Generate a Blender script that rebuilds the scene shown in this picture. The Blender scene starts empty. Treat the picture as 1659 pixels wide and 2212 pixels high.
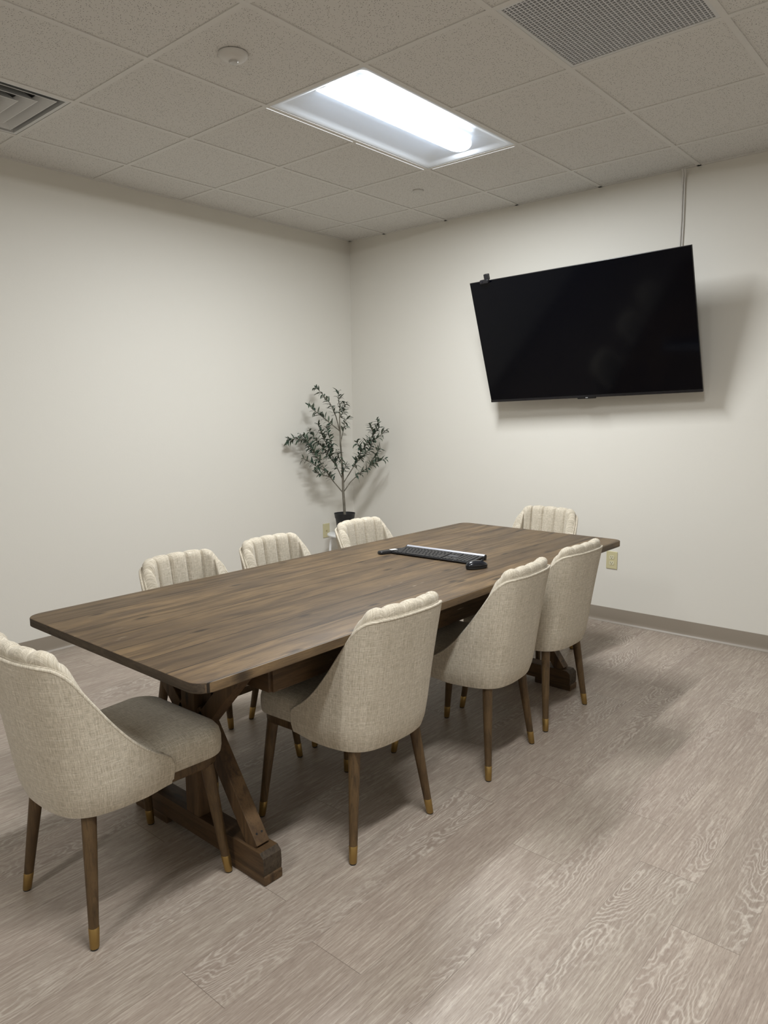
import bpy, bmesh, math, random
import numpy as np
from mathutils import Vector, Matrix, noise
PI = math.pi
S = bpy.context.scene
C = S.collection
rnd = random.Random(7)

# ------------------------------------------------------------------ camera, light, exposure
CAM = (4.3566, -4.6258, 1.4460)
YAW, PITCH, ROLL, FPX = -0.71365, -0.13981, -0.01013, 1571.25
EXPO = 0.12
LENS_E = 7.5      # glow of the lens itself
LAMP_W = 62.0     # light thrown down by each fixture
LAMP2_W = 30.0
LAMP3_W = 50.0
WORLD_E = 0.02
cd = bpy.data.cameras.new('camera'); cam = bpy.data.objects.new('camera', cd); C.objects.link(cam)
f = Vector((math.sin(YAW)*math.cos(PITCH), math.cos(YAW)*math.cos(PITCH), math.sin(PITCH)))
r = Vector((math.cos(YAW), -math.sin(YAW), 0)); u = r.cross(f)
c_, s_ = math.cos(ROLL), math.sin(ROLL)
r2 = c_*r + s_*u; u2 = -s_*r + c_*u
M = Matrix((r2, u2, -f)).transposed().to_4x4(); M.translation = Vector(CAM)
cam.matrix_world = M
cd.sensor_fit = 'HORIZONTAL'; cd.sensor_width = 36.0; cd.lens = FPX/1659*36.0
cd.clip_start = 0.05
S.camera = cam
S.view_settings.view_transform = 'Standard'; S.view_settings.look = 'None'
S.view_settings.gamma = 1; S.view_settings.use_curve_mapping = False
S.view_settings.exposure = EXPO
w = bpy.data.worlds.new('world'); S.world = w; w.use_nodes = True
w.node_tree.nodes['Background'].inputs[0].default_value = (0.9, 0.95, 1, 1)
w.node_tree.nodes['Background'].inputs[1].default_value = WORLD_E

# ------------------------------------------------------------------ helpers
def lin(c):
    return tuple(((v/255)/12.92 if v/255 <= .04045 else ((v/255+.055)/1.055)**2.4) for v in c)
def mat(name, col, rough=.5, metal=0, spec=.5, emit=None, es=0, sheen=0):
    m = bpy.data.materials.new(name); m.use_nodes = True
    b = m.node_tree.nodes['Principled BSDF']
    b.inputs['Base Color'].default_value = (*col, 1); b.inputs['Roughness'].default_value = rough
    b.inputs['Metallic'].default_value = metal; b.inputs['Specular IOR Level'].default_value = spec
    if emit: b.inputs['Emission Color'].default_value = (*emit, 1); b.inputs['Emission Strength'].default_value = es
    if sheen: b.inputs['Sheen Weight'].default_value = sheen
    return m
class NT:
    """tiny node-graph writer"""
    def __init__(s, m): s.t = m.node_tree; s.b = s.t.nodes['Principled BSDF']
    def n(s, typ, inputs=None, **kw):
        n = s.t.nodes.new(typ)
        for k, v in kw.items(): setattr(n, k, v)
        for k, v in (inputs or {}).items(): s.put(n.inputs[k], v)
        return n
    def put(s, sock, v):
        if isinstance(v, bpy.types.NodeSocket): s.t.links.new(v, sock)
        else: sock.default_value = v
    def math(s, op, a, b=0.0, c=None):
        n = s.t.nodes.new('ShaderNodeMath'); n.operation = op
        s.put(n.inputs[0], a); s.put(n.inputs[1], b)
        if c is not None: s.put(n.inputs[2], c)
        return n.outputs[0]
    def mix(s, fac, a, b, blend='MIX'):
        n = s.t.nodes.new('ShaderNodeMix'); n.data_type = 'RGBA'; n.blend_type = blend
        s.put(n.inputs[0], fac)
        for sk, v in ((n.inputs[6], a), (n.inputs[7], b)):
            s.put(sk, v if isinstance(v, bpy.types.NodeSocket) else (*v[:3], 1))
        return n.outputs[2]
    def ramp(s, fac, stops):
        n = s.t.nodes.new('ShaderNodeValToRGB'); s.put(n.inputs[0], fac)
        e = n.color_ramp.elements
        while len(e) < len(stops): e.new(.5)
        for x, (p, c) in zip(e, stops): x.position = p; x.color = (*c[:3], 1) if len(c) > 1 else (c[0],)*3+(1,)
        return n.outputs[0]
    def obj(s): return s.n('ShaderNodeTexCoord').outputs['Object']
    def uv(s): return s.n('ShaderNodeTexCoord').outputs['UV']
    def scale(s, v, sc): 
        return s.n('ShaderNodeMapping', {'Vector': v, 'Scale': sc}).outputs[0]
    def comb(s, x, y, z): return s.n('ShaderNodeCombineXYZ', {0: x, 1: y, 2: z}).outputs[0]
    def noise(s, v, sc, det=2, rough=.5, dist=0):
        return s.n('ShaderNodeTexNoise', {'Vector': v, 'Scale': sc, 'Detail': det, 'Roughness': rough, 'Distortion': dist}).outputs[0]
    def bump(s, h, strength, dist):
        s.t.links.new(s.n('ShaderNodeBump', {'Height': h, 'Strength': strength, 'Distance': dist}).outputs[0], s.b.inputs['Normal'])

def link(name, bm, m=None, parent=None, smooth=False, uvs=None):
    me = bpy.data.meshes.new(name)
    bmesh.ops.recalc_face_normals(bm, faces=bm.faces)
    bm.to_mesh(me); bm.free()
    if smooth:
        for p in me.polygons: p.use_smooth = True
        if smooth != 'all':
            me.set_sharp_from_angle(angle=math.radians(40))
    for k in (m if isinstance(m, (list, tuple)) else [m]):
        if k: me.materials.append(k)
    o = bpy.data.objects.new(name, me); C.objects.link(o)
    if parent: o.parent = parent
    return o
def tag(o, label, cat, group=None):
    o['label'] = label; o['category'] = cat
    if group: o['group'] = group
    return o
def thing(name, label, cat, loc=(0, 0, 0), rz=0, group=None):
    o = bpy.data.objects.new(name, None); C.objects.link(o)
    o.empty_display_size = .1
    o.location = loc; o.rotation_euler = (0, 0, rz)
    return tag(o, label, cat, group)
def struct(o): o['kind'] = 'structure'; return o
def box(bm, lo, hi, bev=0, seg=2, mi=0):
    r = bmesh.ops.create_cube(bm, size=1)
    vs = r['verts']
    for v in vs:
        v.co = Vector([(lo[k]+hi[k])/2 + v.co[k]*(hi[k]-lo[k]) for k in range(3)])
    fs = {f for v in vs for f in v.link_faces}
    for f_ in fs: f_.material_index = mi
    if bev:
        es = list({e for v in vs for e in v.link_edges})
        bmesh.ops.bevel(bm, geom=es, offset=bev, segments=seg, profile=.5, affect='EDGES', clamp_overlap=True)
    return bm
def B(): return bmesh.new()
def bx(lo, hi, bev=0, seg=2): return box(B(), lo, hi, bev, seg)
def rings(bm, rs, cap=True, closed=True):
    """skin a list of equal-length loops of points"""
    L = [[bm.verts.new(p) for p in ring] for ring in rs]
    n = len(L[0])
    for a, b in zip(L, L[1:]):
        for i in range(n if closed else n-1):
            j = (i+1) % n
            bm.faces.new((a[i], a[j], b[j], b[i]))
    if cap:
        bm.faces.new(L[0]); bm.faces.new(L[-1])
    return L
def lathe(bm, prof, n=24, c=(0, 0, 0)):
    """profile of (radius, z)"""
    rs = [[(c[0]+rr*math.cos(2*PI*i/n), c[1]+rr*math.sin(2*PI*i/n), c[2]+z) for i in range(n)] for rr, z in prof]
    rings(bm, rs)
    return bm
def tube(bm, pts, rad, n=8, cap=True):
    pts = [Vector(p) for p in pts]
    if not isinstance(rad, (list, tuple)): rad = [rad]*len(pts)
    rs = []; up = None
    for i, p in enumerate(pts):
        a = pts[max(0, i-1)]; b = pts[min(len(pts)-1, i+1)]
        t = (b-a).normalized()
        if up is None: up = Vector((0, 0, 1)) if abs(t.z) < .9 else Vector((1, 0, 0))
        x = t.cross(up).normalized(); y = x.cross(t).normalized(); up = y
        rs.append([p + rad[i]*(math.cos(2*PI*k/n)*x + math.sin(2*PI*k/n)*y) for k in range(n)])
    rings(bm, rs, cap)
    return bm
def bar(bm, p, q, wx, wy, side=(0, 1, 0), bev=.002):
    """square-section timber from p to q; 'side' is the direction of width wy"""
    p = Vector(p); q = Vector(q); t = (q-p).normalized(); s = Vector(side); x = t.cross(s).normalized(); s = x.cross(t).normalized()
    a = []
    for c0 in (p, q):
        a.append([c0 + x*(i*wx/2) + s*(j*wy/2) for i, j in ((-1, -1), (1, -1), (1, 1), (-1, 1))])
    L = rings(bm, a)
    if bev:
        es = list({e for l in L for v in l for e in v.link_edges})
        bmesh.ops.bevel(bm, geom=es, offset=bev, segments=2, profile=.5, affect='EDGES')
    return bm
def rrect(hx, y0, y1, rad, n=6, rback=None):
    """rounded rectangle outline in xy, ccw"""
    out = []
    rback = rad if rback is None else rback
    for (cx, cy, a0, rr) in ((hx-rad, y1-rad, 0, rad), (-hx+rad, y1-rad, 90, rad), (-hx+rback, y0+rback, 180, rback), (hx-rback, y0+rback, 270, rback)):
        for k in range(n+1):
            a = math.radians(a0 + 90*k/n)
            out.append((cx+rr*math.cos(a), cy+rr*math.sin(a)))
    return out

# ------------------------------------------------------------------ materials
def m_wall():
    m = mat('wall_paint', (.70, .675, .615), .62, spec=.3); t = NT(m)
    n = t.noise(t.obj(), 90, 3); t.bump(n, .12, .002)
    return m
def m_ceiling():
    m = mat('ceiling_tile', (.7, .69, .65), .9, spec=.15); t = NT(m); o = t.obj()
    # pinholes and short fissures
    v = t.n('ShaderNodeTexVoronoi', {'Vector': o, 'Scale': 140.0, 'Randomness': 1.0})
    d = v.outputs['Distance']
    sel = t.math('GREATER_THAN', t.n('ShaderNodeSeparateColor', {0: v.outputs['Color']}).outputs[0], .28)
    n = t.noise(o, 260, 1)
    hole = t.math('LESS_THAN', t.math('ADD', d, t.math('MULTIPLY', n, .18)), .32)
    hole = t.math('MULTIPLY', hole, sel)
    v2 = t.n('ShaderNodeTexVoronoi', {'Vector': o, 'Scale': 230.0})
    h2 = t.math('LESS_THAN', v2.outputs['Distance'], .16)
    col = t.mix(t.math('MULTIPLY', h2, .35), (.66, .645, .615), (.30, .29, .27))
    col = t.mix(t.math('MULTIPLY', hole, .9), col, (.09, .08, .07))
    t.put(t.b.inputs['Base Color'], col)
    t.bump(t.math('SUBTRACT', 1.0, hole), .5, .002)
    return m
def m_floor():
    m = mat('vinyl_plank', (.4, .34, .3), .42, spec=.35); t = NT(m); o = t.obj()
    xyz = t.n('ShaderNodeSeparateXYZ', {0: o}); X, Y = xyz.outputs[0], xyz.outputs[1]
    W, Lp = .1815, 1.22
    cx = t.math('DIVIDE', t.math('ADD', X, .075), W)
    row = t.math('FLOOR', cx)
    rr = t.n('ShaderNodeTexWhiteNoise', {'W': row}, noise_dimensions='1D').outputs[0]
    cy = t.math('ADD', t.math('DIVIDE', Y, Lp), t.math('MULTIPLY', rr, 7.0))
    col_ = t.math('FLOOR', cy)
    idv = t.comb(row, col_, 0.0)
    wn = t.n('ShaderNodeTexWhiteNoise', {'Vector': idv}, noise_dimensions='3D')
    rid = wn.outputs[0]
    off = t.n('ShaderNodeVectorMath', {0: wn.outputs[1], 1: (9.0, 9.0, 9.0)}, operation='MULTIPLY').outputs[0]
    gv = t.n('ShaderNodeVectorMath', {0: o, 1: off}, operation='ADD').outputs[0]
    g1 = t.noise(t.scale(gv, (1, .045, 1)), 165, 4, .7)          # fine streaks
    g2 = t.noise(t.scale(gv, (1, .06, 1)), 520, 2, .6)           # pores
    big = t.noise(t.scale(gv, (1, .20, 1)), 6.5, 2, .5, .3)      # tone drift inside a plank
    # cathedral figure: contour lines of a smooth stretched field
    fld = t.noise(t.scale(gv, (1, .16, 1)), 5.2, 2, .5, .25)
    wob = t.noise(t.scale(gv, (1, .5, 1)), 38, 2, .6)
    ph = t.math('ADD', t.math('MULTIPLY', fld, 52.0), t.math('MULTIPLY', wob, 2.4))
    rg = t.math('FRACT', ph)
    rg = t.math('ABSOLUTE', t.math('SUBTRACT', rg, .5))           # 0..0.5
    ln = t.n('ShaderNodeMapRange', {'Value': rg, 'From Min': .5, 'From Max': .20}).outputs[0]
    zone = t.n('ShaderNodeMapRange', {'Value': t.noise(t.scale(gv, (1, .22, 1)), 3.6, 1), 'From Min': .50, 'From Max': .66}).outputs[0]
    base = t.mix(rid, lin((158, 148, 135)), lin((175, 164, 150)))
    pink = t.mix(t.n('ShaderNodeTexWhiteNoise', {'Vector': t.comb(col_, row, 3.0)}, noise_dimensions='3D').outputs[0], base, lin((172, 155, 143)))
    base = t.mix(.45, base, pink)
    base = t.mix(t.n('ShaderNodeMapRange', {'Value': big, 'From Min': .35, 'From Max': .7, 'To Max': .55}).outputs[0], base, lin((146, 132, 121)))
    base = t.mix(t.n('ShaderNodeMapRange', {'Value': g1, 'From Min': .42, 'From Max': .68, 'To Max': .6}).outputs[0], base, lin((134, 118, 107)))
    base = t.mix(t.n('ShaderNodeMapRange', {'Value': g1, 'From Min': .48, 'From Max': .28, 'To Max': .5}).outputs[0], base, lin((203, 191, 178)))
    base = t.mix(t.n('ShaderNodeMapRange', {'Value': g2, 'From Min': .50, 'From Max': .68, 'To Max': .5}).outputs[0], base, lin((118, 104, 94)))
    wline = t.math('MULTIPLY', t.math('MULTIPLY', t.math('SUBTRACT', 1.0, ln), zone), .36)
    base = t.mix(wline, base, lin((216, 207, 195)))
    dline = t.math('MULTIPLY', t.math('MULTIPLY', ln, zone), .26)
    base = t.mix(dline, base, lin((120, 104, 94)))
    # joints
    fx = t.math('ABSOLUTE', t.math('SUBTRACT', t.math('FRACT', cx), .5))
    fy = t.math('ABSOLUTE', t.math('SUBTRACT', t.math('FRACT', cy), .5))
    jx = t.math('GREATER_THAN', fx, .5-.0009/W); jy = t.math('GREATER_THAN', fy, .5-.0009/Lp)
    j = t.math('MAXIMUM', t.math('MULTIPLY', jx, .35), t.math('MULTIPLY', jy, .6))
    base = t.mix(j, base, lin((80, 68, 60)))
    t.put(t.b.inputs['Base Color'], base)
    t.put(t.b.inputs['Roughness'], t.math('ADD', t.math('MULTIPLY', g1, .22), .34))
    t.bump(t.math('SUBTRACT', t.math('MULTIPLY', g1, -.6), j), .18, .002)
    return m
def m_wood(name, dark, mid, light, plank=None, along='Y', rough=.5, knots=True, sc=1.0, variation=1.0):
    """stained timber; grain runs along the given axis"""
    m = mat(name, mid, rough, spec=.35); t = NT(m); o = t.obj()
    xyz = t.n('ShaderNodeSeparateXYZ', {0: o}); X, Y, Z = xyz.outputs[:3]
    if along == 'X': a, b, c = Y, X, Z
    elif along == 'Z': a, b, c = X, Z, Y
    else: a, b, c = X, Y, Z
    seam = None
    if plank:
        q = t.math('DIVIDE', t.math('ADD', a, 5.0), plank)
        row = t.math('FLOOR', q)
        wn = t.n('ShaderNodeTexWhiteNoise', {'W': row}, noise_dimensions='1D')
        rid = wn.outputs[0]
        b2 = t.math('ADD', b, t.math('MULTIPLY', rid, 13.0)); c2 = t.math('ADD', c, t.math('MULTIPLY', rid, 5.0))
        fx = t.math('ABSOLUTE', t.math('SUBTRACT', t.math('FRACT', q), .5))
        seam = t.math('GREATER_THAN', fx, (.5-.0017/plank))
    else:
        oi = t.n('ShaderNodeObjectInfo').outputs['Random']
        rid = oi; b2 = t.math('ADD', b, t.math('MULTIPLY', oi, 13.0)); c2 = c
    v = t.comb(a, b2, c2)
    k = t.n('ShaderNodeTexVoronoi', {'Vector': t.scale(v, (7.5*sc, 2.3*sc, 1)), 'Scale': 1.0}, voronoi_dimensions='2D')
    kd = k.outputs['Distance']
    warp = t.n('ShaderNodeMapRange', {'Value': kd, 'From Min': .0, 'From Max': .35, 'To Min': .35, 'To Max': 0.0}).outputs[0]
    vs = t.comb(t.math('ADD', a, t.math('MULTIPLY', warp, .05)), b2, c2)
    s1 = t.scale(vs, (1, .05, 1))
    g1 = t.noise(s1, 42*sc, 5, .6, .4)
    g2 = t.noise(s1, 240*sc, 3, .65)
    tone = t.noise(t.scale(vs, (1, .16, 1)), 13*sc, 4, .6, .8)
    patch = t.noise(v, 3.2*sc, 3, .55, .4)
    col = t.mix(t.n('ShaderNodeMapRange', {'Value': tone, 'From Min': .36, 'From Max': .66}).outputs[0], mid, light)
    if plank: col = t.mix(t.math('MULTIPLY', rid, .62*variation), col, tuple(x*.6 for x in mid))
    col = t.mix(t.n('ShaderNodeMapRange', {'Value': g1, 'From Min': .5, 'From Max': .74, 'To Max': .8}).outputs[0], col, dark)
    col = t.mix(t.n('ShaderNodeMapRange', {'Value': g2, 'From Min': .52, 'From Max': .72, 'To Max': .45}).outputs[0], col, dark)
    col = t.mix(t.n('ShaderNodeMapRange', {'Value': patch, 'From Min': .46, 'From Max': .68, 'To Max': .42}).outputs[0], col, tuple(x*.66 for x in mid))
    if knots:
        kk = t.n('ShaderNodeMapRange', {'Value': kd, 'From Min': .095, 'From Max': .03}).outputs[0]
        ks = t.math('GREATER_THAN', t.n('ShaderNodeSeparateColor', {0: k.outputs['Color']}).outputs[0], .45)
        col = t.mix(t.math('MULTIPLY', t.math('MULTIPLY', kk, ks), .78), col, tuple(x*.6 for x in dark))
        # pale scuffs along the grain
        sf = t.noise(t.scale(v, (1, .10, 1)), 85, 2, .7)
        sz = t.noise(v, 4.0, 1)
        sm = t.math('MULTIPLY', t.n('ShaderNodeMapRange', {'Value': sf, 'From Min': .68, 'From Max': .78}).outputs[0],
                    t.n('ShaderNodeMapRange', {'Value': sz, 'From Min': .5, 'From Max': .62, 'To Max': .65}).outputs[0])
        col = t.mix(sm, col, lin((176, 160, 140)))
    h = t.math('SUBTRACT', 1.0, t.math('MULTIPLY', g1, .6))
    if seam is not None:
        col = t.mix(t.math('MULTIPLY', seam, .9), col, tuple(x*.2 for x in dark))
        h = t.math('SUBTRACT', h, seam)
    t.put(t.b.inputs['Base Color'], col)
    t.put(t.b.inputs['Roughness'], t.math('ADD', t.math('MULTIPLY', g1, .25), rough-.1))
    t.bump(h, .3, .0015)
    return m
def m_linen(name, a, b, c):
    m = mat(name, a, .92, spec=.15, sheen=.15); t = NT(m); o = t.uv()
    wv = t.noise(t.scale(o, (900, 55, 1)), 1, 1, .5); wh = t.noise(t.scale(o, (55, 900, 1)), 1, 1, .5)
    sv = t.noise(t.scale(o, (300, 9, 1)), 1, 2, .6); sh = t.noise(t.scale(o, (9, 300, 1)), 1, 2, .6)
    col = t.mix(t.n('ShaderNodeMapRange', {'Value': sv, 'From Min': .42, 'From Max': .62, 'To Max': .75}).outputs[0], a, b)
    col = t.mix(t.n('ShaderNodeMapRange', {'Value': sh, 'From Min': .50, 'From Max': .66, 'To Max': .6}).outputs[0], col, c)
    g = t.math('MULTIPLY', wv, wh)
    col = t.mix(t.n('ShaderNodeMapRange', {'Value': g, 'From Min': .3, 'From Max': .16, 'To Max': .6}).outputs[0], col, tuple(x*.6 for x in b))
    t.put(t.b.inputs['Base Color'], col)
    t.bump(g, .5, .0012)
    return m
WALL = m_wall(); CEIL = m_ceiling(); FLOOR = m_floor()
TEE = mat('white_tee_metal', (.66, .645, .615), .55, spec=.3)
D_, M_, L_ = lin((42, 32, 23)), lin((90, 73, 54)), lin((124, 101, 71))
TOPW = m_wood('tabletop_wood', D_, M_, L_, plank=.141, rough=.5)
LEGX = m_wood('trestle_wood_x', lin((34, 24, 15)), lin((72, 53, 34)), lin((98, 75, 49)), along='X', rough=.55)
LEGY = m_wood('apron_wood_y', lin((34, 24, 15)), lin((72, 53, 34)), lin((98, 75, 49)), along='Y', rough=.55)
LEGZ = m_wood('trestle_wood_z', lin((34, 24, 15)), lin((72, 53, 34)), lin((98, 75, 49)), along='Z', rough=.55)
ENDG = m_wood('end_grain', lin((34, 27, 20)), lin((62, 51, 39)), lin((78, 66, 52)), along='X', rough=.7, knots=False, sc=2.5)
CHLEG = m_wood('walnut_leg', lin((40, 29, 18)), lin((80, 61, 39)), lin((100, 79, 52)), along='Z', rough=.45, knots=False, sc=2.0)
LINEN = m_linen('oat_linen', (.615, .55, .445), (.455, .395, .30), (.72, .66, .555))
BRASS = mat('satin_brass', lin((164, 136, 84)), .36, metal=.9)
BLACK = mat('black_plastic', (.012, .012, .014), .35)
RUB = mat('black_rubber', (.02, .02, .02), .7)
IVORY = mat('ivory_plastic', lin((196, 188, 150)), .35)
DARKHOLE = mat('dark_slot', (.015, .013, .01), .8)
WHITE = mat('white_enamel', (.75, .75, .74), .3)
VENTW = mat('vent_white', (.62, .62, .61), .4)

# ------------------------------------------------------------------ room shell
RX, RY, H = 5.75, -7.25, 2.842
GX, GY, T = .3872, .4224, .6096
def plate(name, lo, hi, m): return struct(link(name, bx(lo, hi), m))
plate('floor', (-.12, RY-.12, -.1), (RX+.12, .12, 0), FLOOR)
plate('wall_left', (-.12, RY, 0), (0, 0, H+.1), WALL)
plate('wall_right', (-.12, 0, 0), (RX+.12, .12, H+.1), WALL)
plate('wall_back', (-.12, RY-.12, 0), (RX+.12, RY, H+.1), WALL)
plate('wall_near', (RX, RY, 0), (RX+.12, 0, H+.1), WALL)
# openings in the grid: troffers, diffuser, grille
TRO = (2, 1, 1, 2)      # column, row, columns, rows
TRO2 = (4, 8, 1, 2)
TRO3 = (5, 4, 1, 2)
open_cells = {(2, 1), (2, 2), (4, 8), (4, 9), (5, 4), (5, 5), (0, 4), (4, 2)}
def cell(i, j):
    x0 = max(0, GX+T*i); x1 = min(RX, GX+T*(i+1)); y1 = min(0, -(GY+T*j)); y0 = max(RY, -(GY+T*(j+1)))
    return x0, x1, y0, y1
bm = B()
for i in range(-1, 10):
    for j in range(-1, 12):
        if (i, j) in open_cells: continue
        x0, x1, y0, y1 = cell(i, j)
        if x1-x0 < .01 or y1-y0 < .01: continue
        box(bm, (x0+.002, y0+.002, H+.003), (x1-.002, y1-.002, H+.018))
ceil = struct(link('ceiling', bm, CEIL))
bm = B()
tw = .012
for i in range(0, 10):
    x = GX+T*i
    if x > RX: continue
    # main tees run the full depth except across a fixture's face
    box(bm, (x-tw, RY, H-.001), (x+tw, 0, H+.003))
for j in range(0, 12):
    y = -(GY+T*j)
    if y < RY: continue
    for i in range(-1, 10):
        if (i, j-1) in open_cells and (i, j) in open_cells: continue
        x0 = max(0, GX+T*i)+tw; x1 = min(RX, GX+T*(i+1))-tw
        if x1 > x0: box(bm, (x0, y-tw, H-.0008), (x1, y+tw, H+.003))
# wall angle
box(bm, (0, RY, H-.001), (.022, 0, H+.003)); box(bm, (0, -.022, H-.001), (RX, 0, H+.003))
link('ceiling_grid', bm, TEE, ceil)
plate('trim_1', (-.12, RY-.12, H+.25), (RX+.12, .12, H+.3), mat('plenum_deck', (.2, .2, .2), .9))
# vinyl cove base: flat face with a toe that curves out over the floor
BASE = mat('taupe_vinyl_base', lin((140, 130, 117)), .42, spec=.5)
def cove(name, p, q, nrm):
    prof = [(0, .1), (.0035, .1), (.004, .098), (.004, .03), (.005, .018), (.009, .008), (.016, .003), (.019, .0005), (.0, .0005)]
    bm = B(); p = Vector(p); q = Vector(q); nrm = Vector(nrm)
    rings(bm, [[c0 + nrm*d + Vector((0, 0, z)) for d, z in prof] for c0 in (p, q)])
    return struct(link(name, bm, BASE, smooth=True))
cove('baseboard_left', (0, RY, 0), (0, -.001, 0), (1, 0, 0))
cove('baseboard_right', (.001, 0, 0), (RX, 0, 0), (0, -1, 0))

# ------------------------------------------------------------------ recessed lights
HOUS = mat('light_housing', (.80, .86, .94), .35, spec=.5)
def troffer(cellspec, label, strength, tint, watts):
    i, j, ni, nj = cellspec
    x0, x1 = GX+T*i, GX+T*(i+ni); y1, y0 = -(GY+T*j), -(GY+T*(j+nj))
    cx, cy = (x0+x1)/2, (y0+y1)/2
    root = thing('ceiling_light', label, 'light', (cx, cy, H), 0)
    hx, hy = (x1-x0)/2-tw-.001, (y1-y0)/2-tw-.001
    # housing: flat rim, two side wings curving up, sloped end panels
    bm = B()
    zt = .052; cw = .105; el = .12
    ns = 10
    nv = 12
    rows = []
    ys = [-hy, -hy+.012] + [-hy+.012+el*k/4 for k in range(1, 5)]
    ys = ys + [-y for y in reversed(ys)]
    xs = [-hx, -hx+.012]+[-hx+.012+(hx-.012-cw)*k/ns for k in range(1, ns+1)]
    xs = xs + [-x for x in reversed(xs)]
    def zz(x, y):
        ax = (hx-.012-abs(x))/(hx-.012-cw); ax = max(0, min(1, ax))
        zx = zt*(.75*ax+.25*math.sin(ax*PI/2))
        ay = max(0, min(1, (hy-.012-abs(y))/el)); zy = zt*ay
        return min(zx, zy)+.001
    L = [[bm.verts.new((x, y, zz(x, y))) for x in xs] for y in ys]
    for a, b in zip(L, L[1:]):
        for k in range(len(xs)-1): bm.faces.new((a[k], a[k+1], b[k+1], b[k]))
    h = link('housing', bm, HOUS, root, smooth=True)
    md = h.modifiers.new('thick', 'SOLIDIFY'); md.thickness = .0015; md.offset = 1
    # lens: long shallow half cylinder hanging in the middle
    LM = mat('light_lens', (.9, .9, .9), .4, emit=tint, es=strength)
    bm = B(); n = 16; yl = hy-.055; lw = .085
    rs = []
    for y, k in ((-yl, .0), (-yl, .97), (-yl+.004, 1), (yl-.004, 1), (yl, .97), (yl, .0)):
        rs.append([(math.cos(PI+PI*q/n)*lw*max(k, .02), y, zt-.006+math.sin(PI+PI*q/n)*.028*max(k, .02)) for q in range(n+1)])
    rings(bm, rs, cap=False, closed=False)
    link('lens', bm, LM, root, smooth=True)
    # end caps holding the lens
    for sgn in (-1, 1):
        bm = B()
        pr = [(math.cos(PI+PI*q/n)*(lw+.006), zt-.003+math.sin(PI+PI*q/n)*.033) for q in range(n+1)]
        rings(bm, [[(x, sgn*yy, z) for x, z in pr] for yy in (yl+.001, yl+.007)])
        link('lens_end_cap', bm, HOUS, root)
    ld = bpy.data.lights.new('lamp', 'AREA'); ld.shape = 'RECTANGLE'; ld.size = .12; ld.size_y = 2*yl-.05
    ld.energy = watts; ld.color = (.955, .985, 1.0)
    lo = bpy.data.objects.new('lamp', ld); C.objects.link(lo); lo.parent = root; lo.location = (0, 0, zt-.006-.0295)
    bm = B()
    box(bm, (-hx+.01, -hy+.01, zt+.006), (hx-.01, hy-.01, zt+.03))
    link('driver_box', bm, mat('galvanised', (.4, .4, .4), .5), root)
    bm = B(); g0 = T/2+tw-.024+.0125; yy = (y1-y0)/2  # glowing strips stand in for lamp light leaking between tee and tile
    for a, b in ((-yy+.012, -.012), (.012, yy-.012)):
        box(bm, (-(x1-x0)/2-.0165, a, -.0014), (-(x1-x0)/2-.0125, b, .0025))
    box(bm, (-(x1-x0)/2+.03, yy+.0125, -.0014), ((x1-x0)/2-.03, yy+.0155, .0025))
    link('light_leak_strip', bm, mat('painted_leak_glow', (.8, .8, .8), .5, emit=(.9, .95, 1), es=.75), root)
    return root
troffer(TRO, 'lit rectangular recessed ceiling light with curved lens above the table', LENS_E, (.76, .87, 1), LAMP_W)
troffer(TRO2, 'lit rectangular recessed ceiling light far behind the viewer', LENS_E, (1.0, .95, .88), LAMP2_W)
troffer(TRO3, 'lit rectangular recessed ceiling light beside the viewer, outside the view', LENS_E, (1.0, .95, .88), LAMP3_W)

# ------------------------------------------------------------------ ceiling fittings
x0, x1, y0, y1 = cell(0, 4)
t = thing('ceiling_vent', 'white square ceiling diffuser with nested slanted rings at left edge', 'vent', ((x0+x1)/2, (y0+y1)/2, H))
hh = T/2-tw-.002
def sqring(bm, a, za, b, zb, th=.0015):
    pr = [(a, za), (b, zb), (b, zb+th), (a, za+th)]
    cs = ((1, 1), (-1, 1), (-1, -1), (1, -1))
    L = [[bm.verts.new((d*sx, d*sy, z)) for sx, sy in cs] for d, z in pr]
    for p in range(4):
        A, Bv = L[p], L[(p+1) % 4]
        for k in range(4): bm.faces.new((A[k], A[(k+1) % 4], Bv[(k+1) % 4], Bv[k]))
bm = B(); sqring(bm, hh, .0005, hh-.016, .0005); sqring(bm, hh-.016, .0005, hh-.020, .05)
link('vent_frame', bm, VENTW, t)
for q in range(4):
    a = hh-.046-q*.060
    bm = B(); sqring(bm, a, .001, a-.042, .042)
    sqring(bm, a+.004, .001, a, .001)
    link('vent_ring', bm, VENTW, t)
bm = B(); box(bm, (-hh+.02, -hh+.02, .1), (hh-.02, hh-.02, .104)); link('duct_back', bm, mat('duct_dark', (.05, .05, .05), .8), t)

x0, x1, y0, y1 = cell(4, 2)
t = thing('return_grille', 'grey egg crate return air grille in the ceiling near the upper right', 'vent', ((x0+x1)/2, (y0+y1)/2, H))
GR = mat('eggcrate_metal', (.66, .66, .67), .45, metal=.3)
bm = B(); n = 36; a = hh-.008
for k in range(n+1):
    p = -a+2*a*k/n
    box(bm, (p-.0018, -a, .002), (p+.0018, a, .014)); box(bm, (-a, p-.0018, .0021), (a, p+.0018, .0139))
link('egg_crate_core', bm, GR, t)
bm = B(); sqring(bm, hh+.002, .0003, hh-.012, .0003, .014); link('grille_frame', bm, VENTW, t)
bm = B(); box(bm, (-hh+.002, -hh+.002, .09), (hh-.002, hh-.002, .1)); link('filter_backing', bm, mat('filter_grey', (.16, .16, .165), .9), t)

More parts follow.
